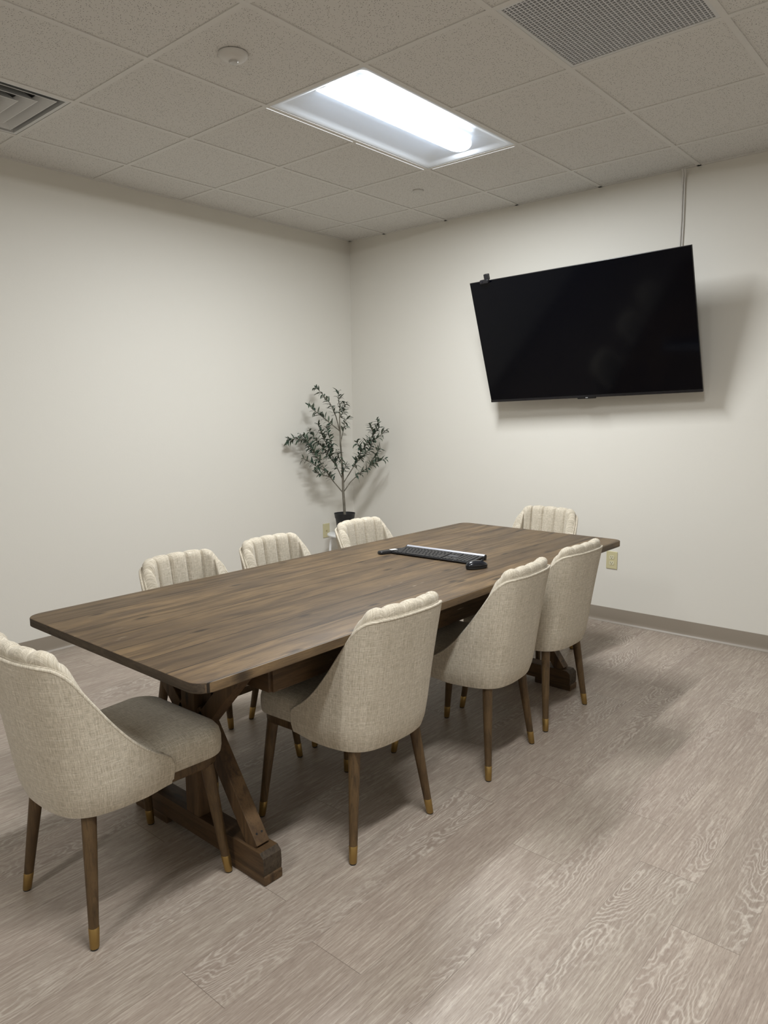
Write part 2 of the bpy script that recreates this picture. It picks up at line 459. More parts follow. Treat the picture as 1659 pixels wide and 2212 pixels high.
t = thing('ceiling_sensor', 'white round ceiling sensor with a small round button, near the light', 'sensor', (1.893, -2.662, H))
bm = B(); lathe(bm, [(.0585, 0), (.0585, -.004), (.056, -.010), (.044, -.021), (.022, -.027), (.001, -.028)], 36)
link('sensor_body', bm, mat('sensor_white', (.62, .60, .57), .4), t, smooth=True)
bm = B(); lathe(bm, [(.019, -.024), (.019, -.030), (.016, -.034), (.001, -.036)], 24)
link('sensor_lens', bm, mat('sensor_lens_white', (.5, .49, .47), .3), t, smooth=True)
bm = B(); lathe(bm, [(.035, .006), (.035, -.0035), (.033, -.005), (.001, -.0055)], 32)
bmesh.ops.translate(bm, verts=bm.verts, vec=(1.307, -.735, H))
tag(link('sprinkler_cover', bm, mat('cover_white', (.56, .55, .52), .5), smooth=True), 'small flat white round cover plate in the ceiling before the corner', 'sprinkler cover')

# ------------------------------------------------------------------ table
TX, TY = 2.3494, -2.2959
tab = thing('dining_table', 'long dark-stained rustic wooden plank table with trestle legs', 'table', (TX, TY, 0), 0)
hw, hl = .5044, 1.3136
bm = B(); o1 = rrect(hw, -hl, hl, .055, 8)
rs = []
for inset, z in ((.002, .731), (0, .733), (0, .757), (.001, .7592), (.003, .76)):
    o_ = rrect(hw-inset, -hl+inset, hl-inset, .055-inset, 8)
    rs.append([(x, y, z) for x, y in o_])
rings(bm, rs)
top = link('tabletop', bm, [TOPW, ENDG], tab, smooth=True)
for p_ in top.data.polygons:
    if abs(p_.normal.y) > .6: p_.material_index = 1
ax, ay = .318, .925; az = .578
for s in (-1, 1):
    link('apron', bx((s*ax-.012, -ay, az), (s*ax+.012, ay, .7295), .002), LEGY, tab)
    link('apron', bx((-ax-.004, s*ay-.012, az+.001), (ax+.004, s*ay+.012, .7290), .002), LEGX, tab)
BOLT = mat('black_screw', (.01, .01, .01), .4)
for s in (-1, 1):
    py = -.99 if s < 0 else 1.09
    py = s*1.012 + .02
    tr = bpy.data.objects.new('trestle', None); C.objects.link(tr); tr.parent = tab; tr.location = (.012, py, 0)
    link('post', bx((-.036, -.035, .09), (.036, .035, .7292), .003), LEGZ, tr)
    # foot beam with chamfered ends, raised on a pad at either end
    bm = B(); L_f = .365; pr = [(-L_f, .03), (L_f, .03), (L_f+.002, .055), (L_f, .088), (L_f-.016, .102), (-L_f+.016, .102), (-L_f, .088), (-L_f-.002, .055)]
    rings(bm, [[(x, y, z) for x, z in pr] for y in (-.036, .036)])
    ft = link('foot', bm, [LEGX, ENDG], tr)
    for p_ in ft.data.polygons:
        if abs(p_.normal.x) > .6: p_.material_index = 1
    for e in (-1, 1):
        a, b = sorted((e*(L_f+.006), e*(L_f-.20)))
        link('foot_pad', bx((a, -.036, 0), (b, .036, .0305), .004), LEGX, tr)
        bm = B(); bar(bm, (e*.030, 0, .475), (e*.305, 0, .095), .052, .050); link('lower_brace', bm, LEGZ, tr)
        bm = B(); bar(bm, (e*.030, 0, .415), (e*.33, 0, .728), .052, .050); link('upper_brace', bm, LEGZ, tr)
    bm = B(); box(bm, (-.40, -.034, .7), (.40, .034, .7291), .002); link('cleat', bm, LEGX, tr)
    bm = B(); bar(bm, (0, -s*.03, .44), (0, -s*.30, .725), .05, .05, side=(1, 0, 0)); link('long_brace', bm, LEGZ, tr)
    # screw heads where the lower brace meets the foot
    for e in (-1, 1):
        d = Vector((e*.275, 0, -.38)).normalized(); nrm = Vector((.38*e, 0, .275)).normalized()
        base = Vector((e*.030, 0, .475)) + d*.435 + nrm*.0265
        bm = B()
        for dy in (-.010, .010):
            tube(bm, [base+Vector((0, dy, 0))-nrm*.004, base+Vector((0, dy, 0))+nrm*.0006], .0035, 10)
        link('screw', bm, BOLT, tr)

# ------------------------------------------------------------------ chairs
def catmull(P_, ts):
    P_ = [np.array(p, float) for p in P_]; n = len(P_)-1
    P_ = [2*P_[0]-P_[1]] + P_ + [2*P_[-1]-P_[-2]]
    out = []
    for t_ in ts:
        q = min(max(t_, 0), .999999)*n; k = int(q); u_ = q-k
        a, b, c, d = P_[k:k+4]
        out.append(.5*((2*b)+(-a+c)*u_+(2*a-5*b+4*c-d)*u_**2+(-a+3*b-3*c+d)*u_**3))
    return out
_half = [(0, -.272), (.08, -.267), (.150, -.245), (.195, -.195), (.215, -.125), (.222, -.045), (.223, .038)]
_full = [(-x, y) for x, y in reversed(_half[1:])] + _half
_ds = np.array(catmull(_full, np.linspace(0, 1, 241)))
_len = np.concatenate([[0], np.cumsum(np.hypot(*(np.diff(_ds, axis=0).T)))])
HALF = _len[-1]/2
_arc = _len-HALF
def smoothstep(a, b, x):
    x = min(1, max(0, (x-a)/(b-a))); return x*x*(3-2*x)
def rimz(s):
    a = abs(s)/HALF
    xs = [0, .30, .40, .47, .55, .65, .76, .88, .96, 1.0]
    zs = [.808, .806, .798, .772, .700, .612, .540, .488, .464, .448]
    # monotone cubic-ish
    k = 0
    ds = np.diff(zs)/np.diff(xs)
    m = [0.0]+[0 if ds[i]*ds[i+1] <= 0 else 2*ds[i]*ds[i+1]/(ds[i]+ds[i+1]) for i in range(len(ds)-1)]+[ds[-1]]
    a = min(max(a, 0), 1)
    while k < len(xs)-2 and a > xs[k+1]: k += 1
    h = xs[k+1]-xs[k]; t_ = (a-xs[k])/h
    return float((2*t_**3-3*t_**2+1)*zs[k]+(t_**3-2*t_**2+t_)*h*m[k]+(-2*t_**3+3*t_**2)*zs[k+1]+(t_**3-t_**2)*h*m[k+1])
ZB = .362
def shellpt(s, z, off=0.0):
    """point on the outer shell at arc s and height z, moved inward by off"""
    x = np.interp(s, _arc, _ds[:, 0]); y = np.interp(s, _arc, _ds[:, 1])
    e = .004
    tx = np.interp(s+e, _arc, _ds[:, 0])-np.interp(s-e, _arc, _ds[:, 0]); ty = np.interp(s+e, _arc, _ds[:, 1])-np.interp(s-e, _arc, _ds[:, 1])
    l = math.hypot(tx, ty) or 1; nx, ny = -ty/l, tx/l
    back = 1-smoothstep(.35, .95, abs(s)/HALF)
    k = max(0, z-.43)
    x = x*(1+.15*k) ; y = y - (.13*k+.08*k*k)*(.25+.75*back)
    g = max(0, (.45-z)/.09); pull = .020*g*g
    q = off+pull
    return Vector((x+nx*q, y+ny*q, z))
def uvgrid(bm, L, us, vs, uo=0):
    uv = bm.loops.layers.uv.verify()
    idx = {}
    for a, row in enumerate(L):
        for b, v in enumerate(row): idx[v] = (a, b)
    for f_ in bm.faces:
        for lp in f_.loops:
            if lp.vert in idx:
                a, b = idx[lp.vert]; lp[uv].uv = (us[a][b], vs[a][b])
def make_chair(label, group):
    root = thing('dining_chair', label, 'chair', group=group)
    # seat
    bm = B(); n = 7
    lay = [(.010, .398), (.002, .403), (0, .418), (0, .452), (.004, .470), (.014, .484), (.034, .494), (.07, .500), (.12, .504), (.17, .506)]
    rs = []
    for ins, z in lay:
        o_ = rrect(.222-ins, -.21+ins, .248-ins, max(.012, .075-ins*.35), n, max(.012, .10-ins*.4))
        # slight taper to the back
        rs.append([(x*(1-.10*smoothstep(.12, -.05, y)), y, z) for x, y in o_])
    L = rings(bm, rs)
    uv = bm.loops.layers.uv.verify()
    for f_ in bm.faces:
        nz = f_.normal; f_.normal_update()
        for lp in f_.loops:
            c0 = lp.vert.co
            if abs(f_.normal.z) > .6: lp[uv].uv = (c0.x, c0.y)
            elif abs(f_.normal.x) > abs(f_.normal.y): lp[uv].uv = (c0.y, c0.z)
            else: lp[uv].uv = (c0.x, c0.z)
    link('seat', bm, LINEN, root, smooth='all')
    # wooden frame
    bm = B()
    rs = []
    for ins, z in ((.014, .366), (.010, .368), (.008, .372), (.008, .3975)):
        rs.append([(x*(1-.10*smoothstep(.12, -.05, y)), y, z) for x, y in rrect(.216-ins, -.20+ins, .240-ins, .07, n)])
    rings(bm, rs)
    link('seat_frame', bm, CHLEG, root, smooth=True)
    # outer shell
    ns, nz = 72, 16
    ss = [-HALF+2*HALF*k/ns for k in range(ns+1)]
    bm = B(); rows = []; us = []; vs = []
    for s in ss:
        zt = rimz(s); zb = ZB + .010*smoothstep(.8, 1, abs(s)/HALF)
        row = []
        for k in range(nz+1):
            z = zb+(zt-zb)*(k/nz)**.9
            row.append((shellpt(s, z), z))
        # roll over the rim and come down inside
        row.append((shellpt(s, zt+.004, .006), zt+.004)); row.append((shellpt(s, zt+.003, .016), zt+.012)); row.append((shellpt(s, zt-.006, .022), zt+.02))
        for k in range(5):
            z = (zt-.006)+(zb-zt+.006)*(k+1)/5
            row.append((shellpt(s, z, .022), z+.03))
        rows.append(row)
    L = [[bm.verts.new(p) for p, _ in row] for row in rows]
    m_ = len(L[0])
    for a, b in zip(L, L[1:]):
        for k in range(m_): bm.faces.new((a[k], a[(k+1) % m_], b[(k+1) % m_], b[k]))
    bm.faces.new(L[0]); bm.faces.new(L[-1])
    uvgrid(bm, L, [[s]*m_ for s in ss], [[v for _, v in row] for row in rows])
    back = link('backrest', bm, LINEN, root, smooth=True)
    # piping along the rim, then down the two front edges
    bm = B()
    path = []
    z0 = ZB+.012
    for k in range(5): path.append(shellpt(-HALF, z0+(rimz(HALF)-.012-z0)*k/5, .004)+Vector((0, .002, 0)))
    for s in [x*.985 for x in ss]: path.append(shellpt(s, rimz(s)+.003, .004))
    for k in range(5): path.append(shellpt(HALF, rimz(HALF)-.012-(rimz(HALF)-.012-z0)*k/5, .004)+Vector((0, .002, 0)))
    tube(bm, path, .0050, 7)
    tube(bm, [shellpt(s, rimz(s)+.005, .0165) for s in [x*.95 for x in ss]], .0050, 7)
    uv = bm.loops.layers.uv.verify()
    for f_ in bm.faces:
        for lp in f_.loops: lp[uv].uv = (lp.vert.co.x+lp.vert.co.y, lp.vert.co.z)
    link('piping', bm, LINEN, back, smooth='all')
    # channel-tufted inner cushion
    ns = 210; sm = .93*HALF
    ss2 = [-sm+2*sm*k/ns for k in range(ns+1)]
    edges = [-.2, -.12, -.04, .04, .12, .2]
    cw = .0815; bd = [-2.5*cw, -1.5*cw, -.5*cw, .5*cw, 1.5*cw, 2.5*cw]
    def bumpf(s):
        if abs(s) > bd[-1]:
            q = (abs(s)-bd[-1])/(sm-bd[-1]); return min(1, (q/.12))**.5 if q < .12 else 1
        q = ((s-bd[0])/cw) % 1
        return (max(0, 4*q*(1-q)))**.34
    def groove(s):
        if abs(s) > bd[-1]:
            q = (abs(s)-bd[-1])/(sm-bd[-1]); return 1-max(0, 1-q/.18)**4
        q = ((s-bd[0])/cw) % 1
        return 1-abs(2*q-1)**7
    rows = []
    for s in ss2:
        a = abs(s)/HALF; b = bumpf(s)
        env = 1-.62*smoothstep(.45, .93, a)
        tt = .052*env*(.62+.12*b+.26*groove(s))
        top = (.036*(1-smoothstep(.40, .62, a))+.004)*(.70+.30*b)
        zt = rimz(s); zb = .455
        row = []
        off0 = .014
        for k in range(11):
            z = zb+(zt+top-.024-zb)*k/10
            pinch = 1-.25*(1-k/10)
            row.append((shellpt(s, z, off0+tt*pinch), z))
        th = tt
        for k in range(1, 9):
            an = PI*k/8
            row.append((shellpt(s, zt+top-.024+.024*math.sin(an), off0+th/2+th/2*math.cos(an)), zt+top-.024+.02*k/4))
        row.append((shellpt(s, zt-.012, off0), zt+top+.03))
        row.append((shellpt(s, zb, off0), zt+top+.2))
        rows.append(row)
    bm = B(); L = [[bm.verts.new(p) for p, _ in row] for row in rows]; m_ = len(L[0])
    for a, b in zip(L, L[1:]):
        for k in range(m_): bm.faces.new((a[k], a[(k+1) % m_], b[(k+1) % m_], b[k]))
    bm.faces.new(L[0]); bm.faces.new(L[-1])
    uvgrid(bm, L, [[s-(math.hypot(p[0].x-row[-1][0].x, p[0].y-row[-1][0].y) if abs(s) > .9*sm else 0)*(1 if s > 0 else -1) for p in row] for s, row in zip(ss2, rows)], [[v for _, v in row] for row in rows])
    bc = link('back_cushion', bm, LINEN, root, smooth='all')
    # legs with brass ferrules
    for (bx_, by_, tx_, ty_) in ((-.198, -.222, -.145, -.185), (.198, -.222, .145, -.185), (-.216, .222, -.186, .178), (.216, .222, .186, .178)):
        bp = Vector((bx_, by_, 0)); tp = Vector((tx_, ty_, .372)); d = (tp-bp)
        bm = B(); at = lambda z: bp+d*(z/.372)
        tube(bm, [at(.05), at(.12), at(.25), at(.372)], [.0135, .0152, .0184, .0208], 18)
        leg = link('leg', bm, CHLEG, root, smooth=True)
        bm = B(); rs = []
        for z, rr in ((.004, .0118), (.006, .0128), (.058, .0146), (.0595, .0138)):
            c0 = at(z); rs.append([(c0.x+rr*math.cos(2*PI*k/18), c0.y+rr*math.sin(2*PI*k/18), c0.z) for k in range(18)])
        rings(bm, rs)
        link('foot_cap', bm, BRASS, leg, smooth=True)['label'] = 'brass foot cap'
        bm = B(); lathe(bm, [(.0105, 0), (.0115, .002), (.0115, .005)], 14, (at(0).x, at(0).y, 0))
        link('glide', bm, RUB, leg, smooth=True)
    return root
def copy_tree(o, parent=None):
    c0 = o.copy(); C.objects.link(c0)
    if parent: c0.parent = parent
    for ch in list(o.children): copy_tree(ch, c0)
    return c0
R = math.radians
chairs = [
 (2.372, -3.574, 1.5, 'cream linen chair at the near left end of the table, cut by the photo edge'),
 (2.642, -2.862, 88.5, 'cream linen chair with its back to the viewer, nearest on the table right side'),
 (2.668, -2.160, 94.5, 'middle cream linen chair on the right side of the table, turned slightly'),
 (2.640, -1.603, 90.0, 'cream linen chair on the right side, farthest one, nearest the wall outlet'),
 (1.962, -2.890, -90.0, 'cream linen chair across the table on the left side, leftmost channel-tufted back seen'),
 (1.942, -2.360, -89.0, 'cream linen chair in the middle of the far row, against the left wall side'),
 (1.915, -1.700, -90.0, 'cream linen chair in front of the potted plant and white stool'),
 (2.232, -.900, 180.0, 'cream linen chair at the far end of the table below the television'),
]
first = make_chair(chairs[0][3], 'upholstered chairs around the table')
src_children = list(first.children)
for k, (x, y, a, lab) in enumerate(chairs):
    c0 = first if k == 0 else copy_tree(first)
    c0.location = (x, y, 0); c0.rotation_euler = (0, 0, R(a)); c0['label'] = lab

# ------------------------------------------------------------------ television, camera, cord
tv = thing('television', 'large black flat screen television tilted forward on the right wall', 'television')
yaw, tilt, roll = .025, .315, -.030
Rr = Matrix.Rotation(roll, 3, 'Y'); Rt = Matrix.Rotation(tilt, 3, 'X'); Ry = Matrix.Rotation(yaw, 3, 'Z')
MR = (Ry @ Rt @ Rr)
# rotations about Y in the fit have x->(cos,0,-sin)
Rr = Matrix(((math.cos(roll), 0, math.sin(roll)), (0, 1, 0), (-math.sin(roll), 0, math.cos(roll))))
MR = Ry @ Rt @ Rr
tm = MR.to_4x4(); tm.translation = Vector((2.223, -.277, 1.906)); tv.matrix_world = tm
W2, H2 = .72, .415
TVB = mat('tv_bezel', (.006, .006, .007), .3)
SCR = mat('tv_screen', (.0008, .0011, .0026), .10, spec=.2)
link('tv_frame', bx((-W2, 0, -H2), (W2, .012, H2), .002), TVB, tv)
link('screen', bx((-W2+.004, -.0012, -H2+.017), (W2-.004, .0005, H2-.004)), SCR, tv)
link('rear_housing', bx((-.50, .010, -.36), (.50, .058, .13), .014), TVB, tv)
link('bottom_bezel', bx((-W2, -.003, -H2-.001), (W2, .006, -H2+.014), .0015), mat('bezel_gloss', (.01, .01, .012), .18), tv)
lg = link('logo_tab', bx((-.065, -.006, -H2-.008), (.06, .006, -H2+.008), .002), TVB, tv)
link('logo_mark', bx((-.008, -.0068, -H2-.002), (.008, -.0058, -H2+.003)), mat('logo_grey', (.35, .35, .36), .4), lg)
# wall mount: rails behind the set and a plate on the wall
inv = tm.inverted()
MTL = mat('mount_steel', (.02, .02, .02), .5)
bm = B()
for sx in (-.2, .2):
    box(bm, (sx-.018, .057, -.32), (sx+.018, .075, .2), .003)
mnt = link('mount_rail', bm, MTL, tv)
bm = B()
for sx in (-.2, .2):
    p = tm @ Vector((sx, .075, -.25)); q = tm @ Vector((sx, .075, .10))
    bar(bm, p, (p.x, -.012, p.z+.02), .03, .02, side=(1, 0, 0), bev=0)
    bar(bm, q, (q.x, -.012, q.z-.12), .03, .02, side=(1, 0, 0), bev=0)
box(bm, (1.93, -.016, 1.62), (2.52, -.001, 1.98))
bmesh.ops.transform(bm, matrix=inv, verts=bm.verts)
link('mount_arm', bm, MTL, tv)
# clip-on camera
wc = thing('webcam', 'small black clip-on camera on the top left edge of the television', 'camera')
wm = tm.copy(); wm.translation = tm @ Vector((-W2+.125, 0, H2)); wc.matrix_world = wm
link('camera_body', bx((-.030, -.030, -.016), (.034, -.003, .010), .006), BLACK, wc)
link('camera_stand', bx((-.004, -.012, .002), (.030, .014, .042), .005), BLACK, wc)
bm = B(); tube(bm, [(-.012, -.028, -.003), (-.012, -.033, -.003)], .007, 16); link('camera_lens', bm, mat('lens_glass', (.01, .01, .015), .08), wc)
bm = B()
tube(bm, [(2.742, -.05, 2.832), (2.741, -.03, 2.815), (2.736, -.012, 2.80), (2.733, -.007, 2.75), (2.7345, -.006, 2.55), (2.731, -.006, 2.35), (2.73, -.012, 2.2), (2.66, -.05, 2.05), (2.55, -.17, 1.98)], .0052, 8)
tube(bm, [(2.756, -.045, 2.832), (2.753, -.026, 2.815), (2.748, -.011, 2.80), (2.7455, -.007, 2.75), (2.7475, -.006, 2.55), (2.745, -.006, 2.35), (2.742, -.012, 2.2), (2.66, -.06, 2.07), (2.56, -.18, 2.0)], .0048, 8)
tag(link('power_cord', bm, mat('white_cord', (.62, .60, .56), .5), smooth=True), 'pair of white cables hanging down the wall from the ceiling to the television', 'cord')

# ------------------------------------------------------------------ wall outlets
def outlet(loc, rz, label, duplex=True):
    root = thing('wall_outlet', label, 'outlet', loc, rz)
    link('wall_plate', bx((-.0385, -.006, -.0595), (.0385, -.0003, .0595), .003), IVORY, root)
    if duplex:
        for s in (-1, 1):
            bm = B(); o_ = [(x, z) for x, z in rrect(.0168, s*.0195-.0135, s*.0195+.0135, .009, 5)]
            rings(bm, [[(x, -.0058, z) for x, z in o_], [(x, -.0078, z) for x, z in o_]])
            rc = link('receptacle', bm, mat('receptacle_ivory', lin((206, 200, 170)), .3), root)
            bm = B(); zc = s*.0195
            box(bm, (-.0075, -.0082, zc-.001), (-.0052, -.0075, zc+.008)); box(bm, (.0052, -.0082, zc+.000), (.0075, -.0075, zc+.0075))
            tube(bm, [(0, -.0075, zc-.0065), (0, -.0082, zc-.0065)], .0028, 10)
            link('slots', bm, DARKHOLE, rc)
        bm = B(); tube(bm, [(0, -.0055, 0), (0, -.0072, 0)], .003, 10); link('screw', bm, IVORY, root)
    else:
        bm = B(); lathe(bm, [(.007, 0), (.007, .004), (.005, .007), (.001, .0072)], 12)
        bmesh.ops.rotate(bm, verts=bm.verts, matrix=Matrix.Rotation(PI/2, 3, 'X')); bmesh.ops.translate(bm, verts=bm.verts, vec=(0, -.005, 0))
        link('jack', bm, mat('jack_ivory', lin((170, 160, 120)), .4), root)
        bm = B()
        for z in (-.042, .042): tube(bm, [(0, -.0055, z), (0, -.0072, z)], .003, 10)
        link('screw', bm, IVORY, root)
    return root
outlet((2.374, 0, .430), 0, 'ivory duplex outlet on the right wall just past the table end')
outlet((0, -.347, .437), PI/2, 'ivory cable jack plate on the left wall beside the white stool', False)
outlet((0, -.135, .462), PI/2, 'ivory wall plate on the left wall, mostly hidden by the black pot', False)
# paper label on the duplex plate
# ------------------------------------------------------------------ stool and plant
SX, SY = .262, -.388
SZ = .448
st = thing('stool', 'small round white stool under the plant pot in the corner', 'stool', (SX, SY, 0), R(15))
bm = B(); lathe(bm, [(.136, SZ-.020), (.144, SZ-.018), (.147, SZ-.009), (.144, SZ-.002), (.138, SZ), (.001, SZ)], 44)
link('stool_seat', bm, WHITE, st, smooth=True)
for k in range(4):
    a = PI/4+k*PI/2; ca, sa = math.cos(a), math.sin(a)
    pts = [(ca*.05, sa*.05, SZ-.028), (ca*.085, sa*.085, SZ-.029), (ca*.108, sa*.108, SZ-.036), (ca*.120, sa*.120, SZ-.055), (ca*.128, sa*.128, SZ-.12), (ca*.150, sa*.150, .006)]
    bm = B(); tube(bm, pts, .0105, 12)
    lg = link('leg', bm, WHITE, st, smooth=True)
    bm = B(); lathe(bm, [(.0125, 0), (.0125, .012), (.011, .016)], 14, (ca*.150, sa*.150, 0)); link('foot_cap', bm, RUB, lg, smooth=True)

pl = thing('potted_olive_tree', 'artificial olive tree in a black plastic pot on the corner stool', 'plant', (SX, SY, SZ))
PH = .165
bm = B(); lathe(bm, [(.056, 0), (.060, .004), (.076, PH-.042), (.0795, PH-.040), (.086, PH-.002), (.0875, PH), (.085, PH), (.078, PH-.04), (.074, PH-.045), (.070, PH-.05)], 40)
link('pot', bm, mat('pot_black', (.012, .012, .013), .45), pl, smooth=True)
bm = B(); lathe(bm, [(.073, PH-.052), (.073, PH-.030), (.04, PH-.024), (.001, PH-.022)], 28)
link('soil', bm, mat('dark_soil', (.02, .015, .012), .95), pl, smooth=True)
def m_leaf():
    m = mat('olive_leaf', (.05, .075, .05), .55, spec=.35); t_ = NT(m)
    rn = t_.n('ShaderNodeTexWhiteNoise', {'Vector': t_.n('ShaderNodeVectorMath', {0: t_.obj(), 1: (.03, .03, .03)}, operation='SNAP').outputs[0]}, noise_dimensions='3D').outputs[0]
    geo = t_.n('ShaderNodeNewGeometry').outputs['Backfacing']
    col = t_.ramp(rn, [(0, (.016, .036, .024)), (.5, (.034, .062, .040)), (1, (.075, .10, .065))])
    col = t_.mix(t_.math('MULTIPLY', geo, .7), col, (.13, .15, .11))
    t_.put(t_.b.inputs['Base Color'], col)
    return m
BARK = mat('grey_bark', (.17, .155, .125), .85, spec=.2); tb = NT(BARK)
tb.put(tb.b.inputs['Base Color'], tb.ramp(tb.noise(tb.scale(tb.obj(), (1, 1, .25)), 70, 4), [(.3, (.09, .08, .06)), (.7, (.23, .21, .17))]))
tb.bump(tb.noise(tb.obj(), 90, 3), .6, .003)
K = .000712
AX = Vector((.700, .714, 0)).normalized()      # across the view of the corner
DP = Vector((-.714, .700, 0))                  # towards the corner
X0, Y0 = 780, 1625
ZR = PH-.03
def PP(X, Y, d=0): return AX*((X-X0)*K) + DP*d + Vector((0, 0, ZR+(Y0-Y)*K))
trunk = [(780, 1630, 0), (776, 1490, 0), (768, 1350, 0), (766, 1150, 0), (757, 950, 0), (746, 780, .005), (745, 640, .01), (742, 500, .01)]
bm = B()
tube(bm, [PP(*p) for p in trunk], [.0115, .0105, .0105, .0088, .0075, .0062, .0052, .004], 10)
tk = link('trunk', bm, BARK, pl, smooth=True)
BR = [ # X, Y, depth towards the corner; leafy from fraction
 ([(745, 660, .01), (700, 480, -.01), (640, 340, -.02), (560, 240, -.02), (505, 180, -.02), (470, 165, -.02)], .35, 1),
 ([(742, 500, .01), (785, 430, .03), (800, 360, .04), (805, 310, .05)], .05, 1.5),
 ([(742, 500, .01), (748, 400, 0), (735, 300, -.01), (738, 200, -.01)], .15, .9),
 ([(746, 650, .01), (620, 545, -.04), (520, 460, -.06), (440, 400, -.07), (400, 350, -.08)], .25, .9),
 ([(746, 780, 0), (780, 650, .03), (800, 560, .05), (830, 500, .06)], .3, .8),
 ([(766, 1350, 0), (660, 1215, -.03), (575, 1090, -.06), (500, 960, -.09), (420, 830, -.12), (340, 730, -.14), (240, 720, -.16), (160, 735, -.17)], .2, 1.55),
 ([(500, 960, -.09), (450, 860, -.06), (380, 760, -.05), (330, 690, -.05), (300, 680, -.05)], .1, 1.7),
 ([(766, 1200, 0), (690, 1030, .0), (640, 900, -.02), (580, 770, -.03), (520, 640, -.03), (500, 560, -.03)], .2, 1.5),
 ([(690, 1030, 0), (620, 940, .02), (560, 850, .03), (470, 740, .03), (400, 640, .02)], .15, 1.6),
 ([(640, 900, -.02), (640, 780, -.05), (620, 690, -.06), (590, 600, -.06)], .1, 1.4),
 ([(575, 1090, -.06), (470, 1030, -.10), (380, 970, -.12), (330, 940, -.13)], .3, 1.0),
 ([(620, 1160, -.04), (540, 1130, -.10), (450, 1090, -.12)], .4, 1.0),
 ([(766, 1350, 0), (850, 1230, .0), (950, 1130, -.02), (1060, 1060, -.03), (1150, 1000, -.04), (1250, 965, -.05)], .35, 1.25),
 ([(770, 1240, 0), (850, 1120, .02), (930, 1000, .03), (985, 880, .03), (1060, 780, .03), (1130, 690, .02), (1190, 610, .02), (1165, 520, .02)], .25, 1.5),
 ([(985, 880, .03), (960, 820, 0), (925, 765, 0)], .1, 1.2),
 ([(1060, 780, .03), (1150, 740, .0), (1215, 690, 0), (1275, 640, 0)], .1, 1.1),
 ([(1060, 1060, -.03), (1120, 960, 0), (1170, 880, 0), (1200, 840, 0)], .1, 1.1),
 ([(1130, 690, .02), (1100, 620, .02), (1080, 570, .02)], .1, 1.2),
 ([(930, 1000, .03), (1010, 940, .06), (1060, 880, .06), (1110, 800, .06)], .1, 1.5),
 ([(766, 1130, 0), (790, 1060, -.03), (800, 1010, -.04)], .1, 1.6),
 ([(757, 1000, 0), (720, 940, -.03), (690, 860, -.03)], .2, 1.1),
]
leafbm = B()
def leaf(p, d, nrm, ln, wd, curl):
    d = d.normalized(); s = d.cross(nrm).normalized(); nrm = s.cross(d).normalized()
    prev = None; N = 6
    rows = []
    ang = 0; q = Vector(p)
    for k in range(N+1):
        f_ = k/N
        wv = wd*math.sin(PI*min(1, .06+f_*.94))**.8*(1 if k < N else .05)
        dd = d*math.cos(ang)+nrm*math.sin(ang)*-1
        rows.append((leafbm.verts.new(q-s*wv/2), leafbm.verts.new(q+nrm*(-wv*.12)), leafbm.verts.new(q+s*wv/2)))
        q = q+dd*(ln/N); ang += curl/N
    for a, b in zip(rows, rows[1:]):
        leafbm.faces.new((a[0], a[1], b[1], b[0])); leafbm.faces.new((a[1], a[2], b[2], b[1]))
for pts, f0, dens in BR:
    P3 = [PP(*p) for p in pts]
    n = len(P3)
    bm = B(); tube(bm, P3, [.0048-.0034*k/(n-1) for k in range(n)], 6)
    link('branch', bm, BARK, pl, smooth=True)
    segs = [(a, b, (b-a).length) for a, b in zip(P3, P3[1:])]; tot = sum(s[2] for s in segs)
    step = .0062/dens; q = tot*f0; side = 1
    while q <= tot+.001:
        acc = 0
        for a, b, l in segs:
            if acc+l >= q-1e-4: break
            acc += l
        p = a+(b-a)*min(1, (q-acc)/l); t_ = (b-a).normalized()
        rv = Vector((rnd.uniform(-1, 1), rnd.uniform(-1, 1), rnd.uniform(-.6, 1)))
        out = (rv-t_*rv.dot(t_)).normalized()
        d = (t_*rnd.uniform(.25, .9)+out*rnd.uniform(.6, 1.1)+Vector((0, 0, rnd.uniform(-.25, .25)))).normalized()
        up = Vector((rnd.uniform(-.5, .5), rnd.uniform(-.5, .5), 1))
        leaf(p, d, up, rnd.uniform(.040, .070), rnd.uniform(.0105, .017), rnd.uniform(.2, 1.9))
        q += step*rnd.uniform(.7, 1.3)
# keep every leaf inside the room
for v in leafbm.verts:
    v.co.x = max(v.co.x, -SX+.012); v.co.y = min(v.co.y, -SY-.012)
link('foliage', leafbm, m_leaf(), pl, smooth='all')

# ------------------------------------------------------------------ keyboard, mouse, remote
TZ = .7602
def frame2(name, label, cat, p, q, z=TZ):
    """Empty at the middle of p-q with local x along p->q"""
    a = math.atan2(q[1]-p[1], q[0]-p[0])
    return thing(name, label, cat, ((p[0]+q[0])/2, (p[1]+q[1])/2, z), a)
kb = thing('keyboard', 'slim black keyboard with a silver top bar on the table', 'keyboard', (2.352, -1.938, TZ), R(3))
KW, KD = .218, .062
bm = B(); box(bm, (-KW, -KD, .003), (KW, KD+.006, .010), .002)
bmesh.ops.rotate(bm, verts=bm.verts, cent=(0, -KD, .003), matrix=Matrix.Rotation(.075, 3, 'X'))
link('keyboard_base', bm, BLACK, kb)
bm = B()
pr = [(KD-.004, .012), (KD+.002, .0215), (KD+.010, .0245), (KD+.017, .021), (KD+.018, .012), (KD+.014, 0.0), (KD+.004, 0.0), (KD-.002, .006)]
rings(bm, [[(x, y, z) for y, z in pr] for x in (-KW, KW)])
link('battery_bar', bm, mat('silver_bar', lin((178, 180, 188)), .38, metal=.35), kb, smooth=True)
for s in (-1, 1):
    bm = B(); rings(bm, [[(x, y*1.0, z) for y, z in pr] for x in (s*KW, s*(KW+.004))]); link('bar_end_cap', bm, BLACK, kb)
